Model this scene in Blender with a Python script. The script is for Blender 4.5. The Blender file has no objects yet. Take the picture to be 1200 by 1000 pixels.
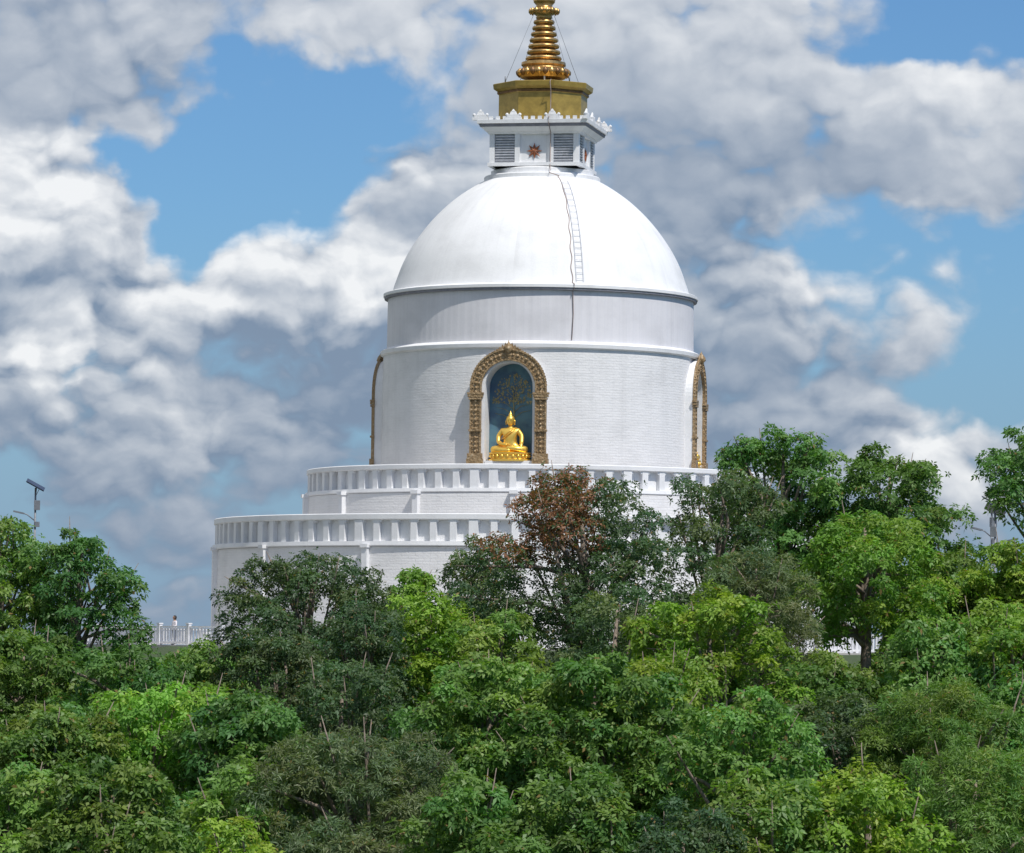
import bpy, math, random
import numpy as np
from mathutils import Vector, Matrix

scene = bpy.context.scene
COL = scene.collection
R = math.radians

# ------------------------------------------------------------------ node helpers
class E:
    """tiny expression wrapper building Math nodes"""
    def __init__(s, nt, sock): s.nt = nt; s.s = sock
    def _m(s, op, b=None, c=None, clamp=False):
        n = s.nt.nodes.new('ShaderNodeMath'); n.operation = op; n.use_clamp = clamp
        for i, v in enumerate((s, b, c)):
            if v is None: continue
            if isinstance(v, E): s.nt.links.new(v.s, n.inputs[i])
            else: n.inputs[i].default_value = float(v)
        return E(s.nt, n.outputs[0])
    def __add__(s, o): return s._m('ADD', o)
    __radd__ = __add__
    def __sub__(s, o): return s._m('SUBTRACT', o)
    def __rsub__(s, o): return (s * -1.0) + o
    def __mul__(s, o): return s._m('MULTIPLY', o)
    __rmul__ = __mul__
    def __truediv__(s, o): return s._m('DIVIDE', o)
    def pow(s, o): return s._m('POWER', o)
    def clamp(s): return s._m('ADD', 0.0, clamp=True)
    def sstep(s, a, b):
        n = s.nt.nodes.new('ShaderNodeMapRange'); n.interpolation_type = 'SMOOTHSTEP'
        s.nt.links.new(s.s, n.inputs['Value'])
        n.inputs['From Min'].default_value = a; n.inputs['From Max'].default_value = b
        return E(s.nt, n.outputs['Result'])

def xyz(nt, x, y, z=0.0):
    n = nt.nodes.new('ShaderNodeCombineXYZ')
    for i, v in enumerate((x, y, z)):
        if isinstance(v, E): nt.links.new(v.s, n.inputs[i])
        else: n.inputs[i].default_value = float(v)
    return n.outputs[0]

def noise(nt, vec, scale, detail=4, rough=0.5, dist=0.0, dim='3D', color=False):
    n = nt.nodes.new('ShaderNodeTexNoise'); n.noise_dimensions = dim
    if vec is not None: nt.links.new(vec, n.inputs['Vector'])
    n.inputs['Scale'].default_value = scale; n.inputs['Detail'].default_value = detail
    n.inputs['Roughness'].default_value = rough; n.inputs['Distortion'].default_value = dist
    if color: return n.outputs['Color']
    return E(nt, n.outputs[0])

def voro(nt, vec, scale, detail=0, rough=0.5, smooth=0.5, dim='3D', feature='SMOOTH_F1'):
    n = nt.nodes.new('ShaderNodeTexVoronoi'); n.feature = feature; n.voronoi_dimensions = dim
    nt.links.new(vec, n.inputs['Vector'])
    n.inputs['Scale'].default_value = scale; n.inputs['Detail'].default_value = detail
    n.inputs['Roughness'].default_value = rough
    if feature == 'SMOOTH_F1': n.inputs['Smoothness'].default_value = smooth
    return E(nt, n.outputs['Distance'])

def mixc(nt, fac, a, b, mode='MIX'):
    n = nt.nodes.new('ShaderNodeMix'); n.data_type = 'RGBA'; n.blend_type = mode
    if isinstance(fac, E): nt.links.new(fac.s, n.inputs[0])
    else: n.inputs[0].default_value = fac
    for v, i in ((a, 6), (b, 7)):
        if isinstance(v, tuple): n.inputs[i].default_value = (v[0], v[1], v[2], 1)
        else: nt.links.new(v, n.inputs[i])
    return n.outputs[2]

def newmat(name):
    m = bpy.data.materials.new(name); m.use_nodes = True
    nt = m.node_tree
    return m, nt, nt.nodes['Principled BSDF']

def objcoord(nt):
    t = nt.nodes.new('ShaderNodeTexCoord'); return t.outputs['Object']

def bump(nt, b, h, strength, dist):
    n = nt.nodes.new('ShaderNodeBump'); nt.links.new(h.s, n.inputs['Height'])
    n.inputs['Strength'].default_value = strength; n.inputs['Distance'].default_value = dist
    nt.links.new(n.outputs[0], b.inputs['Normal'])

def simple(name, col, rough=0.6, metal=0.0, var=0.15, scale=4.0, bmp=0.0):
    m, nt, b = newmat(name)
    n = noise(nt, objcoord(nt), scale, 5, 0.6)
    c = mixc(nt, n.sstep(0.3, 0.7), tuple(k * (1 - var) for k in col), tuple(min(1, k * (1 + var)) for k in col))
    nt.links.new(c, b.inputs['Base Color'])
    b.inputs['Roughness'].default_value = rough; b.inputs['Metallic'].default_value = metal
    if bmp: bump(nt, b, n, bmp, 0.05)
    return m

def whitewall(name, kind, col=(0.80, 0.80, 0.815)):
    m, nt, b = newmat(name)
    oc = objcoord(nt)
    sp = nt.nodes.new('ShaderNodeSeparateXYZ'); nt.links.new(oc, sp.inputs[0])
    x, y, z = (E(nt, sp.outputs[i]) for i in range(3))
    ang = x._m('ARCTAN2', y) * 9.2
    streak = noise(nt, xyz(nt, ang * 1.6, z * 0.12), 1.0, 5, 0.6)
    blot = noise(nt, xyz(nt, ang * 0.25, z * 0.4, 3.0), 1.0, 4, 0.6)
    fine = noise(nt, oc, 9.0, 4, 0.6)
    dirt = (streak.sstep(0.42, 0.78) * 0.34 + blot.sstep(0.42, 0.72) * 0.50 + fine.sstep(0.45, 0.8) * 0.18).clamp()
    c = mixc(nt, dirt, col, tuple(k * 0.76 for k in col))
    b.inputs['Roughness'].default_value = 0.7
    h = fine * 0.3
    if kind == 'brick':
        br = nt.nodes.new('ShaderNodeTexBrick'); nt.links.new(xyz(nt, ang, z), br.inputs['Vector'])
        br.inputs['Scale'].default_value = 1.0; br.inputs['Brick Width'].default_value = 0.42
        br.inputs['Row Height'].default_value = 0.15; br.inputs['Mortar Size'].default_value = 0.014
        br.inputs['Mortar Smooth'].default_value = 0.8
        br.inputs['Color1'].default_value = (1, 1, 1, 1); br.inputs['Color2'].default_value = (.55, .55, .55, 1)
        br.inputs['Mortar'].default_value = (0, 0, 0, 1)
        bf = E(nt, br.outputs['Fac'])
        row = noise(nt, xyz(nt, ang * 1.1, z * 3.8, 7.0), 1.0, 4, 0.75)
        c = mixc(nt, (bf * 0.08 + row.sstep(.48, .75) * 0.15), c, tuple(k * 0.5 for k in col))
        bw = nt.nodes.new('ShaderNodeRGBToBW'); nt.links.new(br.outputs['Color'], bw.inputs[0])
        h = E(nt, bw.outputs[0]) * 0.6 + fine * 0.8 + row * 1.1
        bump(nt, b, h, 0.5, 0.04)
    elif kind == 'ribs':
        w = (ang * 13.0)._m('SINE')
        big = noise(nt, xyz(nt, ang * 2.2, 0.0, 2.0), 1.0, 2, 0.5)
        c = mixc(nt, (w.sstep(0.75, 1.0) * 0.12 + big.sstep(.4, .7) * 0.10), c, (0.55, 0.55, 0.60))
        bump(nt, b, w * 0.3 + fine * 0.4, 0.3, 0.03)
    else:
        bump(nt, b, fine, 0.25, 0.03)
    nt.links.new(c, b.inputs['Base Color'])
    return m

M_BRICK = whitewall('white_painted_brick', 'brick', (0.79, 0.78, 0.78))
M_RIBS = whitewall('white_ribbed_render', 'ribs', (0.73, 0.715, 0.74))
M_PLASTER = whitewall('white_plaster', 'plain', (0.81, 0.81, 0.815))
M_RAIL = whitewall('white_concrete_trim', 'plain', (0.79, 0.79, 0.80))
M_GUTTER = simple('grey_gutter', (0.22, 0.22, 0.25), 0.7)
M_LOUVRE = simple('louvre_grey', (0.52, 0.53, 0.57), 0.6)
M_RUST = simple('star_copper', (0.28, 0.085, 0.03), 0.5)
M_CABLE = simple('cable_brown', (0.36, 0.28, 0.25), 0.7)
M_LADDER = simple('ladder_paint', (0.60, 0.60, 0.63), 0.6)
M_GOLDPAINT = simple('ochre_gold_paint', (0.36, 0.25, 0.06), 0.42, 0.35, 0.2, 2.0, 0.15)
M_SPIRE = simple('spire_gilding', (0.58, 0.36, 0.14), 0.38, 0.85, 0.35, 3.0, 0.1)
M_SPIREDARK = simple('spire_bronze', (0.20, 0.11, 0.05), 0.5, 0.6, 0.3, 4.0)
M_BUDDHA = simple('buddha_gold', (0.95, 0.62, 0.13), 0.36, 0.75, 0.05, 2.0)
M_PAVE = simple('paving_concrete', (0.42, 0.40, 0.38), 0.85, 0, 0.2, 0.6)
M_METAL = simple('galvanised_post', (0.20, 0.21, 0.23), 0.5, 0.3)
M_PANEL = simple('solar_panel_glass', (0.03, 0.04, 0.07), 0.2, 0.2)
M_FENCE = simple('white_fence_paint', (0.74, 0.74, 0.76), 0.6, 0, 0.1)
M_BARK = simple('bark', (0.22, 0.175, 0.14), 0.9, 0, 0.4, 5.0, 0.5)

def frame_mat():
    m, nt, b = newmat('carved_gilt_frame')
    oc = objcoord(nt)
    v = voro(nt, oc, 4.5, 2, 0.6, 0.2); n = noise(nt, oc, 7, 4, 0.6)
    c = mixc(nt, v.sstep(0.15, 0.6), (0.66, 0.50, 0.24), (0.30, 0.20, 0.10))
    c = mixc(nt, n.sstep(0.5, 0.75) * 0.5, c, (0.60, 0.52, 0.38))
    nt.links.new(c, b.inputs['Base Color']); b.inputs['Metallic'].default_value = 0.1
    b.inputs['Roughness'].default_value = 0.45
    bump(nt, b, v * -1.0 + n * 0.3, 0.6, 0.08)
    return m
M_FRAME = frame_mat()

def mural_mat():
    m, nt, b = newmat('painted_mural')
    oc = objcoord(nt)
    v = voro(nt, oc, 3.4, 1, 0.5, 0.1); n = noise(nt, oc, 1.3, 4, 0.6)
    c = mixc(nt, n.sstep(0.35, 0.65), (0.06, 0.12, 0.20), (0.10, 0.22, 0.28))
    c = mixc(nt, (1.0 - v.sstep(0.12, 0.24)) * 0.6, c, (0.22, 0.26, 0.12))
    nt.links.new(c, b.inputs['Base Color']); b.inputs['Roughness'].default_value = 0.6
    return m
M_MURAL = mural_mat()
M_MURALGOLD = simple('mural_gold', (0.36, 0.30, 0.13), 0.6)

def ground_mat():
    m, nt, b = newmat('hill_ground')
    oc = objcoord(nt)
    n = noise(nt, oc, 0.15, 8, 0.65); n2 = noise(nt, oc, 0.004, 5, 0.6)
    c = mixc(nt, n.sstep(0.35, 0.65), (0.018, 0.036, 0.010), (0.045, 0.065, 0.022))
    c = mixc(nt, n2.sstep(0.45, 0.6) * 0.6, c, (0.06, 0.09, 0.035))
    nt.links.new(c, b.inputs['Base Color']); b.inputs['Roughness'].default_value = 1
    return m
M_GROUND = ground_mat()

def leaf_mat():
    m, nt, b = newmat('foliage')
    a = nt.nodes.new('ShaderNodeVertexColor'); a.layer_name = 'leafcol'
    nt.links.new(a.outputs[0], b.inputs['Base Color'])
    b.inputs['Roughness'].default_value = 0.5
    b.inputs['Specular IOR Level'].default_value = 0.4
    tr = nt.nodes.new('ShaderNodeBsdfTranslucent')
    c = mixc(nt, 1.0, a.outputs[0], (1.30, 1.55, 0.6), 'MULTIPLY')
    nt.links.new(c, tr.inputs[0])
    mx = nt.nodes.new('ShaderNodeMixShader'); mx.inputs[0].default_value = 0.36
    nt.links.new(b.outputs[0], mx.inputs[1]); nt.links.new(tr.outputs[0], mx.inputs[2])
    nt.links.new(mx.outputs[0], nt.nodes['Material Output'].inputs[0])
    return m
M_LEAF = leaf_mat()

# ------------------------------------------------------------------ mesh builder
class MB:
    def __init__(s): s.v = []; s.f = []; s.m = []; s.sm = []; s.mats = []
    def mi(s, mat):
        if mat not in s.mats: s.mats.append(mat)
        return s.mats.index(mat)
    def add(s, vs, fs, mat, smooth=False):
        o = len(s.v); s.v += [tuple(v) for v in vs]; k = s.mi(mat)
        for f in fs: s.f.append(tuple(i + o for i in f)); s.m.append(k); s.sm.append(smooth)
    def box(s, c, size, mat, rot=None, taper=1.0):
        vs = []
        for z in (-.5, .5):
            t = taper if z > 0 else 1.0
            for x, y in ((-.5, -.5), (.5, -.5), (.5, .5), (-.5, .5)):
                p = Vector((x * size[0] * t, y * size[1] * t, z * size[2]))
                if rot is not None: p = rot @ p
                vs.append(p + Vector(c))
        s.add(vs, [(3, 2, 1, 0), (4, 5, 6, 7), (0, 1, 5, 4), (1, 2, 6, 5), (2, 3, 7, 6), (3, 0, 4, 7)], mat)
    def tube(s, pts, rad, mat, n=8, smooth=True):
        pts = [Vector(p) for p in pts]; vs = []; fs = []
        for i, p in enumerate(pts):
            d = (pts[min(i + 1, len(pts) - 1)] - pts[max(i - 1, 0)]).normalized()
            u = d.cross(Vector((0.13, 0.31, 0.94)) if abs(d.z) < 0.9 else Vector((1, 0.1, 0))).normalized(); w = d.cross(u)
            r = rad[i] if isinstance(rad, (list, tuple)) else rad
            for j in range(n):
                a = 2 * math.pi * j / n; vs.append(p + u * math.cos(a) * r + w * math.sin(a) * r)
        for i in range(len(pts) - 1):
            for j in range(n):
                a = i * n + j; b_ = i * n + (j + 1) % n; fs.append((a, b_, b_ + n, a + n))
        fs.append(tuple(range(n))[::-1]); fs.append(tuple(range((len(pts) - 1) * n, len(pts) * n)))
        s.add(vs, fs, mat, smooth)
    def lathe(s, prof, mat, n=128, smooth=False, c=(0, 0, 0), closed=False, a0=0.0, sx=1, sy=1):
        vs = []; fs = []; k = len(prof)
        for r, z in prof:
            for j in range(n):
                a = a0 + 2 * math.pi * j / n
                vs.append((c[0] + r * math.sin(a) * sx, c[1] - r * math.cos(a) * sy, c[2] + z))
        rng = k if closed else k - 1
        for i in range(rng):
            i2 = (i + 1) % k
            for j in range(n):
                j2 = (j + 1) % n; fs.append((i * n + j, i * n + j2, i2 * n + j2, i2 * n + j))
        s.add(vs, fs, mat, smooth)
    def band(s, inner, outer, y0, y1, mat):
        """solid strip between two equal-length (x,z) paths, from y0(front) to y1(back)"""
        n = len(inner); vs = []
        for (x, z) in inner: vs += [(x, y0, z), (x, y1, z)]
        for (x, z) in outer: vs += [(x, y0, z), (x, y1, z)]
        o = 2 * n; fs = []
        for i in range(n - 1):
            a = 2 * i; b_ = 2 * (i + 1)
            fs += [(a, b_, o + b_, o + a), (a + 1, o + a + 1, o + b_ + 1, b_ + 1), (a, a + 1, b_ + 1, b_), (o + a, o + b_, o + b_ + 1, o + a + 1)]
        for e in (0, 2 * (n - 1)): fs.append((e, o + e, o + e + 1, e + 1))
        s.add(vs, fs, mat)
    def obj(s, name, parent=None, loc=(0, 0, 0), rotz=0.0, autosmooth=False):
        me = bpy.data.meshes.new(name); me.from_pydata(s.v, [], s.f)
        for m in s.mats: me.materials.append(m)
        me.polygons.foreach_set('material_index', s.m)
        me.polygons.foreach_set('use_smooth', s.sm)
        me.update()
        ob = bpy.data.objects.new(name, me); COL.objects.link(ob)
        ob.location = loc; ob.rotation_euler = (0, 0, rotz)
        if parent: ob.parent = parent
        return ob

def empty(name, loc=(0, 0, 0), rotz=0.0):
    e = bpy.data.objects.new(name, None); COL.objects.link(e)
    e.location = loc; e.rotation_euler = (0, 0, rotz); e.empty_display_size = 0.5
    return e

def rz(a): return Matrix.Rotation(a, 3, 'Z')

# ------------------------------------------------------------------ STUPA
stupa = empty('buddhist_stupa', (0, 0, 0), R(-11.1))

def polar(r, a): return (r * math.sin(a), -r * math.cos(a))

def terrace(name, rw, z0, zslab, rr, zopen0, zopen1, ztop, nb, pil):
    b = MB()
    b.lathe([(rw + 0.12, z0), (rw, zslab - 0.02)], M_BRICK, 192, True)
    # slab
    b.lathe([(rw - 0.1, zslab), (rr + 0.16, zslab), (rr + 0.2, zslab + 0.06), (rr + 0.16, zopen0), (rr - 0.5, zopen0)], M_RAIL, 192)
    # recessed inner face of parapet
    b.lathe([(rr - 0.27, zopen0 - 0.01), (rr - 0.27, zopen1 + 0.01)], M_RAIL, 192, True)
    b.lathe([(rr - 0.45, zopen0 - 0.01), (rr - 0.45, zopen1 + 0.01)], M_RAIL, 192, True)
    # top rail
    b.lathe([(rr + 0.02, zopen1), (rr + 0.1, zopen1 + 0.05), (rr + 0.1, ztop - 0.04), (rr + 0.05, ztop), (rr - 0.48, ztop), (rr - 0.5, zopen1)], M_RAIL, 192, closed=True)
    for i in range(nb):
        a = 2 * math.pi * i / nb; x, y = polar(rr - 0.12, a)
        h = zopen1 - zopen0
        wide = 0.50 if i % 7 == 0 else 0.36
        b.box((x, y, (zopen0 + zopen1) / 2), (wide, 0.29 + (0.05 if i % 7 == 0 else 0), h + 0.004), M_RAIL, rz(a))
        # small haunch under the rail
        for sgn in (-1, 1):
            x2, y2 = polar(rr - 0.135, a + sgn * (wide / 2 + 0.05) / rr)
            b.box((x2, y2, zopen1 - 0.07), (0.10, 0.26, 0.145), M_RAIL, rz(a))
    for d in range(0, 360, 24):
        a = R(d + 5 + pil); x, y = polar(rw + 0.14, a)
        b.box((x, y, (z0 + zslab) / 2), (0.34, 0.34, zslab - z0), M_RAIL, rz(a))
        x, y = polar(rw + 0.17, a)
        b.box((x, y, zslab + 0.02), (0.46, 0.46, 0.2), M_RAIL, rz(a))
    b.lathe([(rr - 0.4, zopen0 + 0.01), (0.5, zopen0 + 0.01)], M_PAVE, 128)
    return b.obj(name, stupa)

terrace('lower_terrace', 18.9, 0.2, 5.8, 18.85, 6.08, 7.25, 7.6, 104, 0)
terrace('upper_terrace', 13.65, 6.0, 8.95, 13.5, 9.2, 10.25, 10.55, 78, 0)

# ---- drum with four niches
RD = 9.2
def drum():
    b = MB()
    half = math.asin(1.47 / RD)
    angs = []
    for q in range(4):
        c = q * math.pi / 2
        angs += [c - half, c + half]
        seg = math.pi / 2 - 2 * half
        angs += [c + half + seg * k / 22 for k in range(1, 22)]
    angs = sorted(angs)
    zs = [9.1, 10.9, 12.7, 14.6, 16.5, 17.3]
    n = len(angs); vs = []; fs = []
    for z in zs:
        r = RD + 0.06 * (17.3 - z) / 8
        for a in angs: vs.append((*polar(r, a), z))
    for i in range(len(zs) - 1):
        for j in range(n):
            j2 = (j + 1) % n
            mid = (angs[j] + (angs[j2] if j2 else angs[0] + 2 * math.pi)) / 2
            dd = abs((mid + math.pi / 4) % (math.pi / 2) - math.pi / 4)
            if dd < half * 0.5 and zs[i + 1] <= 16.5: continue
            fs.append((i * n + j, i * n + j2, (i + 1) * n + j2, (i + 1) * n + j))
    b.add(vs, fs, M_BRICK, True)
    b.lathe([(9.2, 17.28), (9.36, 17.36), (9.38, 17.56), (9.30, 17.62), (9.0, 17.74)], M_RAIL, 192)
    b.lathe([(9.0, 17.72), (8.98, 20.66)], M_RIBS, 192, True)
    b.lathe([(8.98, 20.62), (9.18, 20.66), (9.18, 20.78)], M_GUTTER, 192)
    b.lathe([(9.18, 20.775), (9.24, 20.79), (9.24, 20.95), (9.14, 21.0), (8.72, 21.08)], M_RAIL, 192)
    return b.obj('drum', stupa)
drum()

def catmull(pts, sub=8):
    out = []
    P = [pts[0]] + pts + [pts[-1]]
    for i in range(1, len(P) - 2):
        for k in range(sub):
            t = k / sub; q = []
            for d in range(len(pts[0])):
                p0, p1, p2, p3 = P[i - 1][d], P[i][d], P[i + 1][d], P[i + 2][d]
                q.append(0.5 * (2 * p1 + (p2 - p0) * t + (2 * p0 - 5 * p1 + 4 * p2 - p3) * t * t + (3 * p1 - p0 - 3 * p2 + p3) * t ** 3))
            out.append(tuple(q))
    out.append(pts[-1]); return out

dome_prof = catmull([(8.74, 21.06), (8.52, 21.75), (8.08, 22.9), (7.4, 24.1), (6.4, 25.4), (5.2, 26.55), (3.9, 27.45), (3.0, 27.9)], 8)
b = MB(); b.lathe(dome_prof, M_PLASTER, 192, True)
b.lathe([(3.42, 27.62), (3.42, 27.92), (3.36, 27.98), (3.02, 28.0), (3.02, 28.28), (2.9, 28.34), (2.5, 28.42)], M_RAIL, 96)
b.obj('dome', stupa)

# ---- cable and ladder over the dome
b = MB()
def dome_r(z):
    for i in range(len(dome_prof) - 1):
        r0, z0 = dome_prof[i]; r1, z1 = dome_prof[i + 1]
        if z0 <= z <= z1: return r0 + (r1 - r0) * (z - z0) / (z1 - z0)
    return dome_prof[-1][0]
ca = R(11.4 + 11.1)
pts = []
for i in range(40):
    z = 21.1 + (27.75 - 21.1) * i / 39
    a = ca + R(4.0) * (i / 39) ** 2 + R(0.3) * math.sin(i * 0.9)
    pts.append((*polar(dome_r(z) + 0.03, a), z))
b.tube(pts, 0.026, M_CABLE, 6)
b.tube([(*polar(9.06, ca - R(0.4)), 17.8), (*polar(9.05, ca + R(0.1)), 19.3), (*polar(9.06, ca - R(0.2)), 20.6), (*polar(9.3, ca), 20.7), (*polar(9.3, ca), 21.0), pts[0]], 0.026, M_CABLE, 6)
b.obj('lightning_cable', stupa)
b = MB()
def lad(a, n=30):
    return [(*polar(dome_r(21.15 + 6.3 * i / n) + 0.1, a + R(2.2) * (i / n) ** 2), 21.15 + 6.3 * i / n) for i in range(n + 1)]
l1, l2 = lad(ca + R(1.6), 34), lad(ca + R(4.6), 34)
# rails converge so the ladder keeps its width
L2 = []
for i, (p, q) in enumerate(zip(l1, l2)):
    d = (Vector(q) - Vector(p)); L2.append(tuple(Vector(p) + d.normalized() * 0.42))
b.tube(l1, 0.016, M_LADDER, 5); b.tube(L2, 0.016, M_LADDER, 5)
for p, q in list(zip(l1[1:-1], L2[1:-1]))[::2]: b.tube([p, q], 0.016, M_LADDER, 5)
b.obj('ladder', stupa)

# ---- niches
def arch(hw, zb, zs, n=28):
    p = [(-hw, zb), (-hw, (zb + zs) / 2)]
    for i in range(n + 1):
        a = math.pi * (1 - i / n)
        p.append((hw * math.cos(a), zs + hw * math.sin(a)))
    p += [(hw, (zb + zs) / 2), (hw, zb)]
    return p

def niche(k):
    b = MB()
    yF = -9.42
    inn = arch(1.38, 9.2, 15.1); out = arch(2.17, 9.2, 15.0)
    b.band(inn, out, yF, -8.7, M_PLASTER)                       # white portal slab
    vs = []; fs = []
    for (x, z) in inn: vs += [(x, -8.71, z), (x, -7.9, z)]
    for i in range(len(inn) - 1): fs.append((2 * i, 2 * i + 1, 2 * i + 3, 2 * i + 2))
    b.add(vs, fs, M_PLASTER)
    b.box((0, -8.6, 10.05), (2.7, 1.5, 1.7), M_PLASTER)         # sill floor
    bp = arch(1.37, 10.9, 15.1)
    b.add([(x, -8.0, z) for x, z in bp], [tuple(range(len(bp)))], M_MURAL)
    rnd = random.Random(5)
    b.tube([(0.02, -8.02, 11.3), (0.05, -8.03, 13.6), (0, -8.03, 14.9)], [0.06, 0.04, 0.02], M_MURALGOLD, 6)
    for i in range(11):
        z0 = 13.2 + i * 0.17; sd = 1 if i % 2 else -1; L = 1.05 - 0.05 * i
        b.tube([(0.03, -8.03, z0), (sd * L * 0.5, -8.035, z0 + 0.35), (sd * L, -8.03, z0 + 0.45)], [0.018, 0.014, 0.008], M_MURALGOLD, 5)
    for i in range(210):
        a = rnd.uniform(0, math.pi); rr = 1.2 * math.sqrt(rnd.random())
        x = rr * math.cos(a); z = 14.2 + 1.9 * rr / 1.2 * math.sin(a) * 0.9
        if x * x + max(0, z - 15.1) ** 2 > 1.25 ** 2: continue
        s_ = rnd.uniform(0.03, 0.07)
        b.add([(x - s_, -8.025, z), (x, -8.025, z - s_ * 1.4), (x + s_, -8.025, z), (x, -8.025, z + s_)], [(0, 1, 2, 3)], M_MURALGOLD)
    # carved frame : layered bands
    b.band(arch(1.62, 9.2, 15.03), arch(2.17, 9.2, 15.03), yF - 0.12, yF - 0.004, M_FRAME)
    b.band(arch(1.55, 9.2, 15.03), arch(1.64, 9.2, 15.03), yF - 0.18, yF - 0.006, M_FRAME)
    b.band(arch(2.12, 9.2, 15.03), arch(2.21, 9.2, 15.03), yF - 0.18, yF - 0.008, M_FRAME)
    path = arch(1.88, 10.9, 15.03, 22)
    acc = []
    for (x0, z0), (x1, z1) in zip(path[:-1], path[1:]):
        L = math.hypot(x1 - x0, z1 - z0); m_ = max(1, round(L / 0.27))
        for t in range(m_): acc.append((x0 + (x1 - x0) * t / m_, z0 + (z1 - z0) * t / m_))
    for i, (x, z) in enumerate(acc):
        r = 0.105 if i % 2 else 0.08
        b.lathe([(0.001, -r), (r * .7, -r * .7), (r, 0), (r * .7, r * .7), (0.001, r)], M_FRAME, 7, True, (x, yF - 0.13, z))
        for sx in (-0.17, 0.17):
            nx = x / 1.88 if z > 15.03 else math.copysign(1, x); nz = (z - 15.03) / 1.88 if z > 15.03 else 0
            b.lathe([(0.001, -.06), (.05, 0), (0.001, .06)], M_FRAME, 5, True, (x + nx * sx, yF - 0.14, z + nz * sx))
    for sd in (-1, 1):
        for z, w, h in ((14.55, 0.86, 0.14), (14.70, 0.94, 0.12), (14.40, 0.74, 0.10), (12.6, 0.72, 0.12), (11.15, 0.86, 0.3), (10.8, 0.94, 0.4)):
            b.box((sd * 1.89, yF - 0.12, z), (w, 0.26, h), M_FRAME)
    # flame crest along the outside of the arch, growing to the apex
    for i in range(41):
        a = R(4 + i * 4.3); s_ = 0.05 + 0.26 * math.exp(-((a - math.pi / 2) / 0.22) ** 2)
        cx, cz = 2.18 * math.cos(a), 15.03 + 2.18 * math.sin(a)
        rd = Vector((math.cos(a), 0, math.sin(a))); tg = Vector((-math.sin(a), 0, math.cos(a)))
        c = Vector((cx, yF - 0.08, cz)); w = 0.085 + s_ * 0.16
        vs = [c - tg * w, c + tg * w, c + rd * s_ * 0.6 + tg * w * 0.8, c + rd * s_ * 1.4, c + rd * s_ * 0.6 - tg * w * 0.8]
        vs2 = [v + Vector((0, -0.07, 0)) for v in vs]
        b.add(vs + vs2, [(0, 1, 2, 3, 4), (9, 8, 7, 6, 5)] + [(j, (j + 1) % 5, 5 + (j + 1) % 5, 5 + j) for j in range(5)], M_FRAME)
    b.lathe([(0.001, -0.35), (0.26, -0.05), (0.22, 0.12), (0.05, 0.34), (0.001, 0.5)], M_FRAME, 8, True, (0, yF - 0.16, 17.25))
    return b.obj('niche_%s' % 'abcd'[k], stupa, (0, 0, 0), k * math.pi / 2)
for k in range(4): niche(k)

def skin(name, verts, edges, mat, parent=None, loc=(0, 0, 0), sub=2, rotz=0, scale=1):
    me = bpy.data.meshes.new(name)
    me.from_pydata([v[:3] for v in verts], edges, [])
    me.materials.append(mat)
    ob = bpy.data.objects.new(name, me); COL.objects.link(ob)
    if parent: ob.parent = parent
    ob.location = loc; ob.rotation_euler = (0, 0, rotz); ob.scale = (scale,) * 3
    md = ob.modifiers.new('Skin', 'SKIN'); md.use_smooth_shade = True
    sv = me.skin_vertices[0].data
    for i, v in enumerate(verts):
        r = v[3]; sv[i].radius = (r, r) if not isinstance(r, tuple) else r
    sv[0].use_root = True
    ss = ob.modifiers.new('Sub', 'SUBSURF'); ss.levels = sub; ss.render_levels = sub
    return ob

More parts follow.
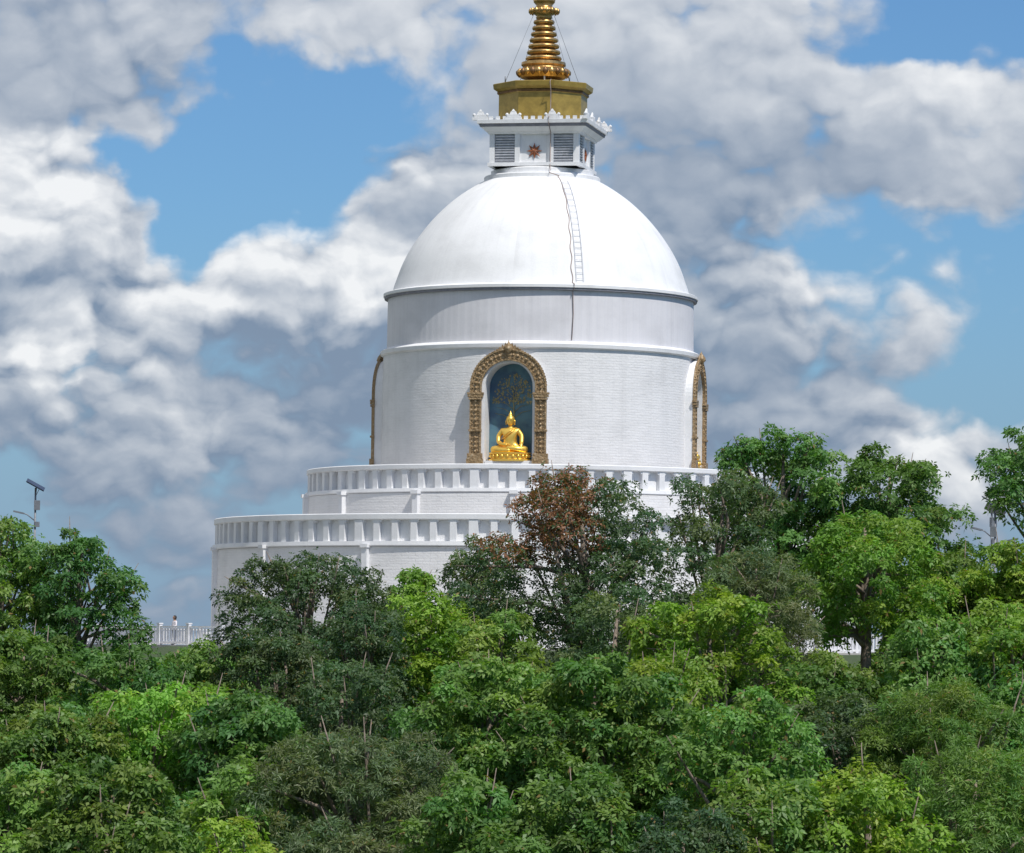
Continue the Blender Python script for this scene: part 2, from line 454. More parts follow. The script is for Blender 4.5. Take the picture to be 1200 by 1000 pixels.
def buddha(parent):
    root = empty('buddha_statue'); root.parent = parent; root.location = (0, -8.75, 11.32)
    V = [(0, 0, .30, .46), (0, 0, .62, .38), (0, -.02, .95, .42), (0, 0, 1.28, .40), (0, 0, 1.46, .18), (0, -.01, 1.58, .14),
         (-.45, 0, 1.30, .19), (-.68, -.05, .98, .15), (-.64, -.25, .62, .12), (-.32, -.52, .50, .10), (-.05, -.58, .48, .07),
         (.45, 0, 1.30, .19), (.68, -.05, .98, .15), (.70, -.25, .62, .12), (.72, -.46, .46, .09), (.72, -.56, .28, .07),
         (-.35, -.1, .24, .29), (-1.02, -.28, .20, .23), (-.45, -.60, .18, .16), (.15, -.66, .16, .12),
         (.35, -.1, .24, .29), (1.02, -.28, .20, .23), (.45, -.62, .26, .16), (-.12, -.64, .32, .10)]
    Ed = [(0, 1), (1, 2), (2, 3), (3, 4), (4, 5), (3, 6), (6, 7), (7, 8), (8, 9), (9, 10), (3, 11), (11, 12), (12, 13), (13, 14), (14, 15),
          (0, 16), (16, 17), (17, 18), (18, 19), (0, 20), (20, 21), (21, 22), (22, 23)]
    skin('body', V, Ed, M_BUDDHA, root)
    b = MB()
    b.lathe([(0.001, -.29), (.12, -.26), (.20, -.14), (.25, .02), (.255, .12), (.21, .24), (.12, .29), (.125, .34), (.09, .42), (.03, .5), (.001, .6)], M_BUDDHA, 20, True, (0, -.03, 1.86), sx=.95, sy=1.05)
    b.box((0, -.29, 1.84), (.055, .07, .14), M_BUDDHA, taper=.4)
    b.box((0, -.265, 1.72), (.11, .03, .025), M_BUDDHA)
    for sx in (-1, 1):
        b.tube([(sx * .235, -.02, 1.93), (sx * .26, -.02, 1.82), (sx * .24, -.02, 1.64)], [.03, .04, .025], M_BUDDHA, 6)
        b.tube([(sx * .12, -.25, 1.88), (sx * .04, -.27, 1.88)], .014, M_BUDDHA, 5)
    b.tube([(.38, -.1, 1.47), (.1, -.40, 1.2), (-.2, -.40, .95), (-.46, -.2, .8)], .035, M_BUDDHA, 6)
    b.tube([(.30, -.05, 1.5), (.0, -.39, 1.25), (-.3, -.37, 1.0), (-.48, -.1, .9)], .025, M_BUDDHA, 6)
    for i in range(4):
        b.tube([(-.08, -.6 - .03 * i + .04, .50), (.05, -.62 - .03 * i + .04, .49), (.13 - .01 * i, -.61 - .03 * i + .04, .50)], [.022, .02, .014], M_BUDDHA, 5)
        b.tube([(.66 + .04 * i, -.57, .30), (.66 + .04 * i, -.60, .20), (.66 + .04 * i, -.59, .10 + .02 * abs(i - 1.5))], [.022, .02, .014], M_BUDDHA, 5)
    b.tube([(-.1, -.52, .5), (-.02, -.5, .57)], [.022, .015], M_BUDDHA, 5)
    b.tube([(.66, -.52, .3), (.60, -.56, .2)], [.022, .015], M_BUDDHA, 5)
    b.obj('head_and_hands', root)
    b = MB()
    b.lathe([(1.22, -.45), (1.22, -.34), (1.08, -.28), (1.08, -.1), (1.2, -.02), (1.2, .05), (.9, .06), (.001, .06)], M_BUDDHA, 28, False, sy=.62, c=(0, -.1, 0))
    for i in range(22):
        a = 2 * math.pi * i / 22
        b.lathe([(0.001, -.1), (.09, -.03), (.10, .04), (.001, .12)], M_BUDDHA, 6, True, (1.12 * math.sin(a), -.1 - .69 * math.cos(a), -.16))
    b.obj('lotus_throne', root)
for k in range(4):
    h = empty('niche_statue_mount_%s' % 'abcd'[k]); h.parent = stupa; h.rotation_euler = (0, 0, k * math.pi / 2)
    buddha(h)

# ---- harmika
b = MB()
b.box((0, 0, 29.35), (5.0, 5.0, 1.9), M_RAIL)
b.box((0, 0, 28.5), (5.5, 5.5, 0.2), M_RAIL)
for q in range(4):
    rm = rz(q * math.pi / 2)
    def bx(c, s_, m_, r2=None, taper=1):
        b.box(rm @ Vector(c), s_, m_, rm if r2 is None else rm @ r2, taper)
    for x in (-2.5, -1.0, 1.0): bx((x, -2.53, 29.42), (0.3, 0.26, 1.75), M_RAIL)
    bx((2.46, -2.532, 29.42), (0.28, 0.26, 1.752), M_RAIL)
    for x0 in (-1.74, 1.73):
        for i in range(10):
            bx((x0, -2.56, 28.76 + i * 0.155), (1.15, 0.16, 0.06), M_LOUVRE, Matrix.Rotation(R(25), 3, 'X'))
        bx((x0, -2.505, 29.45), (1.18, 0.02, 1.6), M_LOUVRE)
    vs = []; c0 = Vector((0, -2.56, 29.28))
    for i in range(16):
        a = 2 * math.pi * i / 16; r = 0.48 if i % 2 == 0 else 0.22
        vs.append(rm @ (c0 + Vector((r * math.sin(a), 0, r * math.cos(a)))))
    vs.append(rm @ (c0 + Vector((0, -0.1, 0))))
    b.add(vs, [(i, (i + 1) % 16, 16) for i in range(16)], M_RUST)
    for i in range(15):
        bx((-2.9 + i * 0.414, -3.13, 31.16), (0.22, 0.14, 0.2), M_RAIL)
    for x in (-3.1, -1.15, 1.15):
        bx((x, -3.16, 31.12), (0.95, 0.22, 0.16), M_RAIL)
        bx((x, -3.16, 31.27), (0.72, 0.2, 0.16), M_RAIL)
        bx((x, -3.16, 31.44), (0.46, 0.18, 0.20), M_RAIL, None, 0.6)
        bx((x, -3.16, 31.60), (0.20, 0.14, 0.14), M_RAIL, None, 0.3)
        for sx in (-.38, .38):
            p = rm @ Vector((x + sx, -3.16, 31.34))
            b.lathe([(0.001, -.12), (.1, -.02), (.09, .06), (.001, .12)], M_RAIL, 8, True, p)
for z0, z1, h0, h1 in ((30.28, 30.42, 2.72, 2.8), (30.42, 30.66, 2.86, 3.1), (30.66, 30.82, 3.14, 3.2), (30.84, 31.06, 3.28, 3.3)):
    q = math.sqrt(2)
    b.lathe([(h0 * q * .8, z0), (h0 * q, z0), (h1 * q, z1), (0.5, z1)], M_RAIL if z0 != 30.66 else M_GUTTER, 4, a0=math.pi / 4)
b.obj('harmika', stupa)

b = MB()
o8 = math.pi / 8
b.lathe([(2.75, 31.05), (2.75, 31.3), (2.66, 31.35), (2.66, 32.75), (2.72, 32.8), (2.74, 32.95), (2.98, 33.1), (3.02, 33.38), (2.95, 33.42), (0.5, 33.44)], M_GOLDPAINT, 8, a0=o8)
b.obj('gold_octagonal_base', stupa)
b = MB()
b.lathe([(2.72, 32.8), (2.76, 32.82), (2.77, 32.92), (2.74, 32.95)], M_SPIREDARK, 8, a0=o8)
b.lathe([(1.2, 33.44), (1.15, 33.6), (.9, 33.66), (.9, 33.75)], M_SPIREDARK, 24)
b.lathe([(.9, 33.72), (1.3, 33.85), (1.5, 34.12), (1.5, 34.3), (1.25, 34.42), (1.2, 34.5), (1.32, 34.62), (1.3, 34.78), (.95, 34.86)], M_SPIRE, 40)
for i in range(24):
    a = 2 * math.pi * i / 24; x, y = polar(1.45, a)
    b.lathe([(0.001, -.25), (.17, -.08), (.19, .08), (.001, .26)], M_SPIREDARK if i % 2 else M_SPIRE, 8, True, (x, y, 34.15))
zz = 34.88; r = 1.08
while zz < 37.3:
    b.lathe([(r * .72, zz), (r * .95, zz + .05), (r, zz + .14), (r * .95, zz + .23), (r * .70, zz + .29), (r * .66, zz + .36)], M_SPIRE, 36, True)
    zz += .36; r -= .075
b.lathe([(.40, zz - .05), (.5, zz + .05), (.42, zz + .15), (.8, zz + .35), (.88, zz + .5), (.6, zz + .62), (.45, zz + .75), (.62, zz + .95), (.66, zz + 1.1), (.35, zz + 1.3), (.3, zz + 1.5), (.42, zz + 1.9), (.2, zz + 2.4), (.1, zz + 3.1), (.16, zz + 3.3), (.001, zz + 4.0)], M_SPIRE, 36, True)
for i in range(16):
    a = 2 * math.pi * i / 16; x, y = polar(.82, a)
    b.lathe([(0.001, -.2), (.12, -.05), (.12, .06), (.001, .2)], M_SPIRE, 8, True, (x, y, zz + .42))
for i in range(4):
    a = math.pi / 4 + i * math.pi / 2
    x, y = polar(2.7, a); x2, y2 = polar(.6, a)
    b.tube([(x, y, 33.42), (x2, y2, zz + .5)], 0.012, M_METAL, 5)
    b.tube([(x, y, 33.4), (x, y, 33.75)], 0.04, M_METAL, 5)
b.tube([(0.3, -1.2, 33.4), (0.28, -1.22, 34.2)], .05, M_FENCE, 6)
b.obj('spire', stupa)
b = MB()
x = .97
b.tube([(x, -2.7, 33.45), (x, -3.06, 33.3), (x, -2.76, 32.8), (x, -2.75, 31.4), (x, -3.35, 31.2), (x, -3.35, 30.8), (x + .02, -2.75, 30.3), (x, -2.72, 28.5), (x + .1, -3.2, 28.1), (x + .12, -3.5, 27.9), (*polar(3.6, ca + R(4)), 27.75)], 0.028, M_CABLE, 6)
b.obj('cable', stupa)

# ------------------------------------------------------------------ GROUND
CAM = Vector((-1.6, -260.0, 0.0))
def gz(x, y):
    r = np.hypot(x, y)
    A = 0.18 - 0.2 * np.clip(r - 28.5, 0, None)
    rc = np.hypot(x - CAM.x, y - CAM.y)
    B = -1.7 - 0.38 * np.clip(rc - 5, 0, None)
    far = -46 + 5 * np.sin(x * .004 + 1) * np.cos(y * .005)
    g = np.maximum(np.maximum(A, B), far)
    return g + np.where((r > 32) & (rc > 12), 0.5 * np.sin(x * .21) * np.cos(y * .17), 0)
def ax():
    t = np.concatenate([np.arange(0, 300, 4.0), np.geomspace(304, 30000, 45)])
    return np.concatenate([-t[:0:-1], t])
xs = ax(); ys = ax() - 60
X, Y = np.meshgrid(xs, ys); Z = gz(X, Y)
nx_, ny_ = len(xs), len(ys)
vv = np.stack([X, Y, Z], -1).reshape(-1, 3)
ii = np.arange((nx_) * (ny_)).reshape(ny_, nx_)
ff = np.stack([ii[:-1, :-1], ii[:-1, 1:], ii[1:, 1:], ii[1:, :-1]], -1).reshape(-1, 4)
me = bpy.data.meshes.new('ground'); me.from_pydata(vv.tolist(), [], ff.tolist())
me.polygons.foreach_set('use_smooth', [True] * len(me.polygons)); me.materials.append(M_GROUND)
g = bpy.data.objects.new('ground', me); COL.objects.link(g)
b = MB(); b.lathe([(27.4, -0.6), (27.4, 0.25), (0.1, 0.25)], M_PAVE, 160); b.obj('terrace_pavement')

# fence
b = MB()
NF = 620; RF = 26.3
for i in range(NF):
    a = 2 * math.pi * i / NF; x, y = polar(RF, a)
    if i % 10 == 0: b.box((x, y, .82), (.2, .2, 1.15), M_FENCE, rz(a)); b.box((x, y, 1.42), (.27, .27, .07), M_FENCE, rz(a))
    else: b.box((x, y, .74), (.10, .07, .86), M_FENCE, rz(a))
for z, h in ((.33, .12), (1.2, .09)):
    b.lathe([(RF - .07, z), (RF - .07, z + h), (RF + .07, z + h), (RF + .07, z)], M_FENCE, 160, closed=True)
b.obj('white_fence')

# ------------------------------------------------------------------ solar street lamps
def lamp(loc, rot, h):
    b = MB()
    b.tube([(0, 0, 0), (0, 0, .5), (0, 0, h)], [.11, .08, .055], M_METAL, 10)
    b.box((0, 0, .05), (.4, .4, .1), M_METAL)
    rt = Matrix.Rotation(R(-28), 3, 'Y') @ Matrix.Rotation(R(22), 3, 'X')
    if abs(rot) < R(90): rt = Matrix.Rotation(R(28), 3, 'Y') @ Matrix.Rotation(R(14), 3, 'X')
    b.box((0, 0, h + .18), (1.15, .9, .05), M_PANEL, rt)
    b.box((0, 0, h + .140), (1.12, .87, .03), M_METAL, rt)
    b.tube([(0, 0, h - .4), (.05, 0, h + .12)], .05, M_METAL, 6)
    b.tube([(0, 0, h - .5), (.25, 0, h + .02)], .02, M_METAL, 6)
    b.box((.1, 0, h - 1.0), (.34, .3, .55), M_METAL)
    b.tube([(0, 0, h - 1.9), (-.45, 0, h - 1.55), (-.75, 0, h - 1.45)], .035, M_METAL, 8)
    b.box((-.95, 0, h - 1.42), (.62, .28, .09), M_METAL, Matrix.Rotation(R(12), 3, 'Y'))
    b.box((.12, -.02, h - 2.1), (.28, .25, .3), M_METAL)
    return b.obj('solar_street_lamp', None, loc, rot)
lamp((-29.0, -4.5, -1.2), R(8), 10.4)
lamp((24.6, -20, .0), R(175), 7.9)
lamp((26.8, 2, .0), R(20), 9.1)

# ------------------------------------------------------------------ visitor
def visitor(loc, rot):
    m, nt, bs = newmat('visitor_clothes')
    sp = nt.nodes.new('ShaderNodeSeparateXYZ'); nt.links.new(objcoord(nt), sp.inputs[0])
    z = E(nt, sp.outputs[2]); xx = E(nt, sp.outputs[0])._m('ABSOLUTE')
    c = mixc(nt, z._m('GREATER_THAN', .86), (.03, .035, .06), (.75, .70, .72))
    c = mixc(nt, z._m('GREATER_THAN', 1.345), c, (.35, .2, .13))
    c = mixc(nt, xx._m('GREATER_THAN', .265) * z._m('LESS_THAN', 1.05), c, (.35, .2, .13))
    nt.links.new(c, bs.inputs['Base Color']); bs.inputs['Roughness'].default_value = .8
    mh = simple('hair_black', (.015, .012, .012), .5); ms = simple('skin_tone', (.35, .2, .13), .5)
    root = empty('visitor', loc, rot)
    V = [(0, 0, .88, .15), (0, 0, 1.02, .125), (0, .01, 1.2, .14), (0, .01, 1.32, .12), (0, 0, 1.38, .055), (0, -.01, 1.45, .05),
         (-.17, .01, 1.30, .06), (-.25, -.02, 1.06, .045), (-.24, -.24, 1.0, .036), (-.23, -.33, .99, .03),
         (.17, .01, 1.30, .06), (.25, -.02, 1.06, .045), (.24, -.24, 1.0, .036), (.23, -.33, .99, .03),
         (-.09, 0, .80, .09), (-.10, -.01, .45, .06), (-.10, .02, .08, .04), (-.10, -.14, .03, .035),
         (.09, 0, .80, .09), (.10, -.01, .45, .06), (.10, .02, .08, .04), (.10, -.14, .03, .035)]
    Ed = [(0, 1), (1, 2), (2, 3), (3, 4), (4, 5), (3, 6), (6, 7), (7, 8), (8, 9), (3, 10), (10, 11), (11, 12), (12, 13),
          (0, 14), (14, 15), (15, 16), (16, 17), (0, 18), (18, 19), (19, 20), (20, 21)]
    skin('body', V, Ed, m, root)
    b = MB()
    b.lathe([(.001, -.115), (.05, -.10), (.07, -.05), (.08, .01), (.078, .06), (.05, .10), (.001, .115)], ms, 16, True, (0, -.01, 1.51), sy=1.15)
    b.box((0, -.105, 1.50), (.02, .03, .04), ms, taper=.5)
    b.lathe([(.06, -.12), (.092, -.04), (.095, .03), (.085, .08), (.05, .12), (.001, .13)], mh, 16, True, (0, .018, 1.52), sy=1.1)
    for sx in (-1, 1):
        b.tube([(sx * .078, -.01, 1.53), (sx * .088, -.005, 1.49)], .014, ms, 6)
        b.tube([(sx * .035, -.095, 1.53), (sx * .02, -.1, 1.53)], .007, mh, 5)
        for i in range(4):
            b.tube([(sx * .23 + (i - 1.5) * .018, -.35, .99), (sx * .23 + (i - 1.5) * .02, -.40, .985), (sx * .23 + (i - 1.5) * .02, -.425 + .005 * i, .96)], [.01, .009, .007], ms, 5)
        b.tube([(sx * .20, -.33, .985), (sx * .175, -.37, .975)], [.011, .008], ms, 5)
    b.obj('head_and_hands', root)
visitor((-20.2, -13.4, .25), R(-60))

# ------------------------------------------------------------------ TREES
SP = {
 'A': dict(L=.25, W=.115, n=5, dens=1.5, dark=(.065, .135, .028), light=(.215, .330, .070), spread=(50, 100)),
 'B': dict(L=.20, W=.085, n=5, dens=1.75, dark=(.042, .085, .036), light=(.125, .195, .080), spread=(45, 105)),
 'C': dict(L=.24, W=.11, n=5, dens=1.5, dark=(.100, .200, .026), light=(.280, .430, .060), spread=(50, 100)),
 'D': dict(L=.26, W=.045, n=8, dens=1.5, dark=(.105, .150, .075), light=(.240, .310, .150), spread=(30, 100)),
 'G': dict(L=.27, W=.05, n=8, dens=1.5, dark=(.080, .165, .042), light=(.190, .320, .080), spread=(30, 100)),
 'F': dict(L=.26, W=.12, n=5, dens=1.4, dark=(.060, .145, .032), light=(.175, .310, .075), spread=(50, 105)),
 'Y': dict(L=.22, W=.10, n=5, dens=1.5, dark=(.22, .32, .03), light=(.42, .52, .07), spread=(55, 95)),
}
def tree(name, x, y, ztop, W, sp, seed, ch=None, red=0.0, airy=0.0, trunk_r=None):
    P = SP[sp]; rng = np.random.default_rng(seed)
    base = float(gz(np.array(x), np.array(y))) - 0.3
    H = ztop - base
    if ch is None: ch = min(W * 1.05 + 1.5, H * .8)
    Rc = W / 2
    rc0 = (0.50 + 0.045 * W) * rng.uniform(.82, 1.12)
    N = int(1.15 * (Rc / rc0) ** 2 * (ch / rc0) * (0.55 - .2 * airy)) + 12
    t = rng.random(N) ** .85
    ang = rng.random(N) * 2 * np.pi
    ph = rng.random(4) * 6.28
    env = np.sin(np.pi * (0.14 + 0.74 * t)) ** .75
    env = env * (1 + .24 * np.sin(2 * ang + ph[0] + 3 * t) + .20 * np.sin(3 * ang + ph[1] - 5 * t) + .12 * np.sin(5 * ang + ph[2] + 9 * t))
    rad = (Rc - .45 * rc0) * env * np.sqrt(rng.uniform(.12, 1, N))
    cx, cy = rad * np.cos(ang), rad * np.sin(ang)
    cz = (H - ch) + t * (ch - rc0) + rng.normal(0, .15, N)
    rc = rc0 * rng.uniform(.45, 1.25, N) * (1 - .25 * t)
    cz[0] = H - rc[0]; cx[0] *= .3; cy[0] *= .3
    pts = []; nor = []; cid = []
    for i in range(N):
        k = int(24 * P['dens'] * (rc[i] ** 2) * (1 - .25 * airy)) + 14
        k = int(k * 1.9)
        d = rng.normal(size=(k, 3)); d /= np.linalg.norm(d, axis=1)[:, None]
        d[:, 2] = np.where((d[:, 2] < -.2) & (rng.random(k) < .6), -d[:, 2], d[:, 2])
        rr = rc[i] * (1 - .42 * rng.random(k) ** 2) * (1 + .18 * np.sin(6 * d[:, 0] + i) * np.sin(5 * d[:, 1] + 2 * i))
        rr *= np.where(rng.random(k) < .14, rng.uniform(1.1, 1.6, k), 1)
        p = d * rr[:, None] * np.array([1.1, 1.1, .8]) + np.array([cx[i], cy[i], cz[i]])
        pts.append(p); nor.append(d); cid.append(np.full(k, i))
    pts = np.concatenate(pts); nor = np.concatenate(nor); cid = np.concatenate(cid)
    C = np.stack([cx, cy, cz], 1)
    dist = np.linalg.norm(pts[:, None, :] - C[None], axis=2) / rc[None]
    dist[np.arange(len(pts)), cid] = 9
    keep = dist.min(1) > .66
    pts, nor, cid = pts[keep], nor[keep], cid[keep]
    M = len(pts); n = P['n']
    axis = nor + np.array([0, 0, .55]) + rng.normal(0, .4, (M, 3)); axis /= np.linalg.norm(axis, axis=1)[:, None]
    ref = np.where(np.abs(axis[:, 2:3]) < .9, np.array([[0, 0, 1.]]), np.array([[1., 0, 0]]))
    bb = np.cross(axis, ref); bb /= np.linalg.norm(bb, axis=1)[:, None]; cc = np.cross(axis, bb)
    phi = (np.arange(n) * 2 * np.pi / n)[None] + rng.random((M, 1)) * 6.28 + rng.normal(0, .3, (M, n))
    be = np.radians(rng.uniform(P['spread'][0], P['spread'][1], (M, n)))
    side = np.cos(phi)[..., None] * bb[:, None] + np.sin(phi)[..., None] * cc[:, None]
    dr = np.cos(be)[..., None] * axis[:, None] + np.sin(be)[..., None] * side
    wd = np.cross(dr, axis[:, None] + rng.normal(0, .35, (M, n, 3))); wd /= (np.linalg.norm(wd, axis=2)[..., None] + 1e-6)
    L = P['L'] * rng.uniform(.6, 1.25, (M, n, 1)); Wd = P['W'] * rng.uniform(.75, 1.25, (M, n, 1))
    b0 = pts[:, None] + dr * .02
    mid = b0 + dr * L * .5
    tip = b0 + dr * L - np.array([0, 0, 1.]) * L * .18
    q = np.stack([b0, mid + wd * Wd * .5, tip, mid - wd * Wd * .5], 2).reshape(-1, 3)
    nq = M * n
    tint = rng.uniform(0, 1, N); hue = rng.uniform(-1, 1, N)
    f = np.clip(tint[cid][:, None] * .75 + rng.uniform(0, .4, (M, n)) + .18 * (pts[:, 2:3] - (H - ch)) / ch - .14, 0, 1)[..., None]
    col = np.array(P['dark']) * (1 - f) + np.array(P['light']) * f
    tw = rng.uniform(-1, 1)
    col = col * (1 + .18 * hue[cid][:, None, None] * np.array([1.0, 0, -.4])) * rng.uniform(.82, 1.18) * np.array([1 + .12 * tw, 1, 1 - .1 * tw])
    br = rng.random((M, n, 1)) < .015
    col = np.where(br, np.array([.24, .17, .06]), col)
    if red > 0:
        w = np.clip((pts[:, 2] - (H - ch * .54)) / (ch * .16), 0, 1) * np.clip((1.9 - pts[:, 0]) / 1.9, 0, 1) * red
        w = (.38 * tint[cid][:, None] + rng.random((M, 1)) * .25 + .75 * w[:, None] > .76)[..., None] * np.ones((M, n, 1))
        rcx = np.array([.27, .125, .065]) * rng.uniform(.5, 1.5, (M, n, 1))
        col = np.where((w > .5) & (rng.random((M, n, 1)) < .74), rcx, col)
    col = np.clip(col, 0, 1)
    colv = np.repeat(np.concatenate([col.reshape(-1, 3), np.ones((nq, 1))], 1), 4, axis=0)
    tb = MB(); tr = trunk_r or (.10 + .022 * W)
    lean = rng.normal(0, .25, 2)
    hh = H - ch * .45
    tb.tube([(0, 0, -.3), (lean[0] * .3, lean[1] * .3, hh * .35), (lean[0], lean[1], hh * .7), (lean[0] * .6, lean[1] * .6, hh), (0, 0, H - ch * .15)],
            [tr * 1.3, tr, tr * .8, tr * .55, tr * .2], M_BARK, 8)
    for i in rng.choice(N, min(N, 26), replace=False):
        z0 = max(H - ch * 1.15, min(cz[i] - .5, H - ch * rng.uniform(.35, 1.1))); z0 = min(z0, cz[i] - .2)
        s0 = Vector((lean[0] * .8, lean[1] * .8, z0)); e0 = Vector((cx[i], cy[i], cz[i]))
        mdp = s0.lerp(e0, .5) + Vector((rng.normal(0, .2), rng.normal(0, .2), .25))
        tb.tube([s0, mdp, e0, e0 + (e0 - mdp) * .35], [tr * .42, tr * .3, tr * .16, .012], M_BARK, 5)
    nv0 = len(tb.v)
    V = np.concatenate([np.array(tb.v, dtype=np.float32).reshape(-1, 3), q.astype(np.float32)])
    me = bpy.data.meshes.new(name)
    loops0 = [i for f_ in tb.f for i in f_]; st0 = np.cumsum([0] + [len(f_) for f_ in tb.f])[:-1]
    loops = np.concatenate([np.array(loops0, dtype=np.int32), np.arange(nq * 4, dtype=np.int32) + nv0])
    starts = np.concatenate([st0.astype(np.int32), np.arange(nq, dtype=np.int32) * 4 + len(loops0)])
    me.vertices.add(len(V)); me.vertices.foreach_set('co', V.ravel())
    me.loops.add(len(loops)); me.loops.foreach_set('vertex_index', loops)
    me.polygons.add(len(starts)); me.polygons.foreach_set('loop_start', starts)
    mi = np.concatenate([np.zeros(len(tb.f), np.int32), np.ones(nq, np.int32)])
    me.materials.append(M_BARK); me.materials.append(M_LEAF)
    me.polygons.foreach_set('material_index', mi)
    me.update(calc_edges=True)
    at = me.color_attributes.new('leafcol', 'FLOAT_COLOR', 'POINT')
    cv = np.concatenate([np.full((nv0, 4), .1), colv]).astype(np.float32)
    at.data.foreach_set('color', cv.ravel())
    ob = bpy.data.objects.new(name, me); COL.objects.link(ob); ob.location = (x, y, base)
    return ob, nq

T = [ # name, X, Y, Ztop, width, species, opts
 ('broadleaf_tree', -27.4, -35, 6.6, 6.6, 'F', dict(airy=.3)),
 ('broadleaf_tree', -23.0, -38, 6.0, 5.8, 'F', dict(airy=.3)),
 ('dark_leaved_tree', -10.7, -55, 4.7, 9.2, 'B', {}),
 ('young_tree', -6.4, -47, 4.2, 4.2, 'C', {}),
 ('dark_leaved_tree', -3.0, -50, 5.6, 4.8, 'B', dict(airy=.2)),
 ('red_flushed_tree', 1.5, -60, 8.6, 9.2, 'B', dict(red=1.0, ch=10)),
 ('dark_leaved_tree', 8.3, -53, 8.8, 7.4, 'B', dict(red=.2, ch=9.5)),
 ('tall_broadleaf_tree', 12.0, -38, 11.6, 7.8, 'F', dict(airy=.1, ch=9.5)),
 ('tall_broadleaf_tree', 17.2, -40, 10.7, 8.0, 'F', dict(airy=.1, ch=9.0)),
 ('bright_green_tree', 14.6, -57, 6.9, 8.4, 'C', dict(ch=6.0)),
 ('tall_broadleaf_tree', 25.0, -38, 12.4, 6.2, 'F', dict(airy=.4, ch=7)),
 ('bright_green_tree', 19.0, -52, 5.2, 5.8, 'F', {}),
 ('bright_green_tree', 22.0, -55, 5.6, 6.8, 'C', {}),
 ('broadleaf_tree', -22.9, -65, .9, 7.4, 'A', {}),
 ('broadleaf_tree', -18.2, -70, .5, 7.0, 'F', {}),
 ('broadleaf_tree', -14.9, -63, .55, 6.6, 'F', {}),
 ('dark_leaved_tree', -11.8, -70, 1.0, 6.8, 'B', {}),
 ('dark_leaved_tree', -8.0, -65, 2.4, 6.2, 'B', {}),
 ('bright_green_tree', -5.0, -62, 2.9, 5.4, 'C', {}),
 ('broadleaf_tree', -2.0, -67, 2.0, 6.0, 'A', {}),
 ('dark_leaved_tree', 3.0, -70, 3.2, 6.8, 'B', {}),
 ('bright_green_tree', 6.7, -75, 3.1, 7.8, 'C', {}),
 ('feathery_tree', 9.2, -65, 5.0, 5.8, 'D', {}),
 ('broadleaf_tree', 11.9, -72, .35, 6.8, 'A', {}),
 ('broadleaf_tree', 16.4, -72, 1.7, 6.4, 'F', {}),
 ('bright_green_tree', 19.4, -70, 2.8, 6.6, 'C', {}),
 ('broadleaf_tree', 22.6, -68, 2.4, 6.6, 'A', {}),
 ('broadleaf_tree', -19.5, -88, -2.1, 8.2, 'A', {}),
 ('broadleaf_tree', -15.2, -84, -1.2, 7.6, 'C', {}),
 ('dark_leaved_tree', -11.6, -88, -1.5, 6.4, 'F', {}),
 ('dark_leaved_tree', -8.2, -84, -.2, 7.2, 'B', {}),
 ('broadleaf_tree', -2.3, -88, .1, 7.4, 'A', {}),
 ('dark_leaved_tree', 1.7, -90, .1, 7.2, 'F', {}),
 ('broadleaf_tree', 4.6, -84, .3, 6.4, 'C', {}),
 ('broadleaf_tree', 6.7, -95, -1.0, 7.0, 'A', {}),
 ('dark_leaved_tree', 10.8, -90, -1.2, 7.2, 'B', {}),
 ('feathery_tree', 14.8, -92, -.5, 8.2, 'G', {}),
 ('broadleaf_tree', 18.4, -90, -.2, 7.2, 'F', {}),
 ('broadleaf_tree', -18.4, -110, -3.8, 7.4, 'A', {}),
 ('broadleaf_tree', -14.7, -112, -3.5, 7.2, 'A', {}),
 ('yellow_leaved_bush', -10.1, -119, -5.2, 3.8, 'Y', {}),
 ('dark_leaved_tree', -10.6, -108, -3.6, 6.0, 'A', {}),
 ('feathery_tree', -6.7, -108, -2.5, 7.6, 'D', {}),
 ('broadleaf_tree', -2.9, -112, -3.8, 6.6, 'F', {}),
 ('broadleaf_tree', .8, -112, -3.6, 6.8, 'A', {}),
 ('dark_leaved_tree', 4.2, -114, -4.6, 6.4, 'B', {}),
 ('broadleaf_tree', 7.2, -112, -3.6, 6.6, 'A', {}),
 ('broadleaf_tree', 10.6, -110, -3.4, 7.0, 'C', {}),
 ('feathery_tree', 14.4, -108, -2.6, 8.2, 'G', {}),
 ('shrub', 11.2, -37, 1.2, 3.4, 'F', dict(ch=2.9)),
 ('shrub', 13.6, -44, .45, 3.4, 'C', dict(ch=3.0)),
 ('shrub', 16.6, -44, .7, 3.6, 'A', dict(ch=3.2)),
 ('shrub', 18.6, -40, 1.9, 3.6, 'C', dict(ch=3.6)),
 ('shrub', -21.2, -36, .1, 3.2, 'A', dict(ch=1.8)),
 ('shrub', -17.6, -40, .1, 3.4, 'C', dict(ch=2.2)),
 ('shrub', -14.6, -42, .5, 3.2, 'F', dict(ch=2.6)),
]
tot = 0; objs = []
for i, (nm, x, y, zt, w, sp, o) in enumerate(T):
    ob, nq = tree(nm, x, y, zt, w, sp, 100 + i, **o); tot += nq; objs.append(ob)
print('leaf quads', tot)
# woodland continuing round the hill outside the view (shared meshes)
rnd = random.Random(3)
cnt = 0
while cnt < 70:
    a = rnd.uniform(0, 2 * math.pi); r = rnd.uniform(42, 120)
    x, y = polar(r, a)
    if abs(x) < 0.115 * (y + 260) + 4 and y < 20: continue
    src = rnd.choice(objs[13:48])
    ob = bpy.data.objects.new(src.name.split('.')[0], src.data); COL.objects.link(ob)
    zb = float(gz(np.array(x), np.array(y)))
    sc = rnd.uniform(.75, 1.0) * (0.6 if y > 10 else 1)
    if y > 10: zb -= 3.0
    ob.location = (x, y, zb - .5); ob.scale = (sc, sc, sc); ob.rotation_euler = (0, 0, rnd.uniform(0, 6.28)); cnt += 1

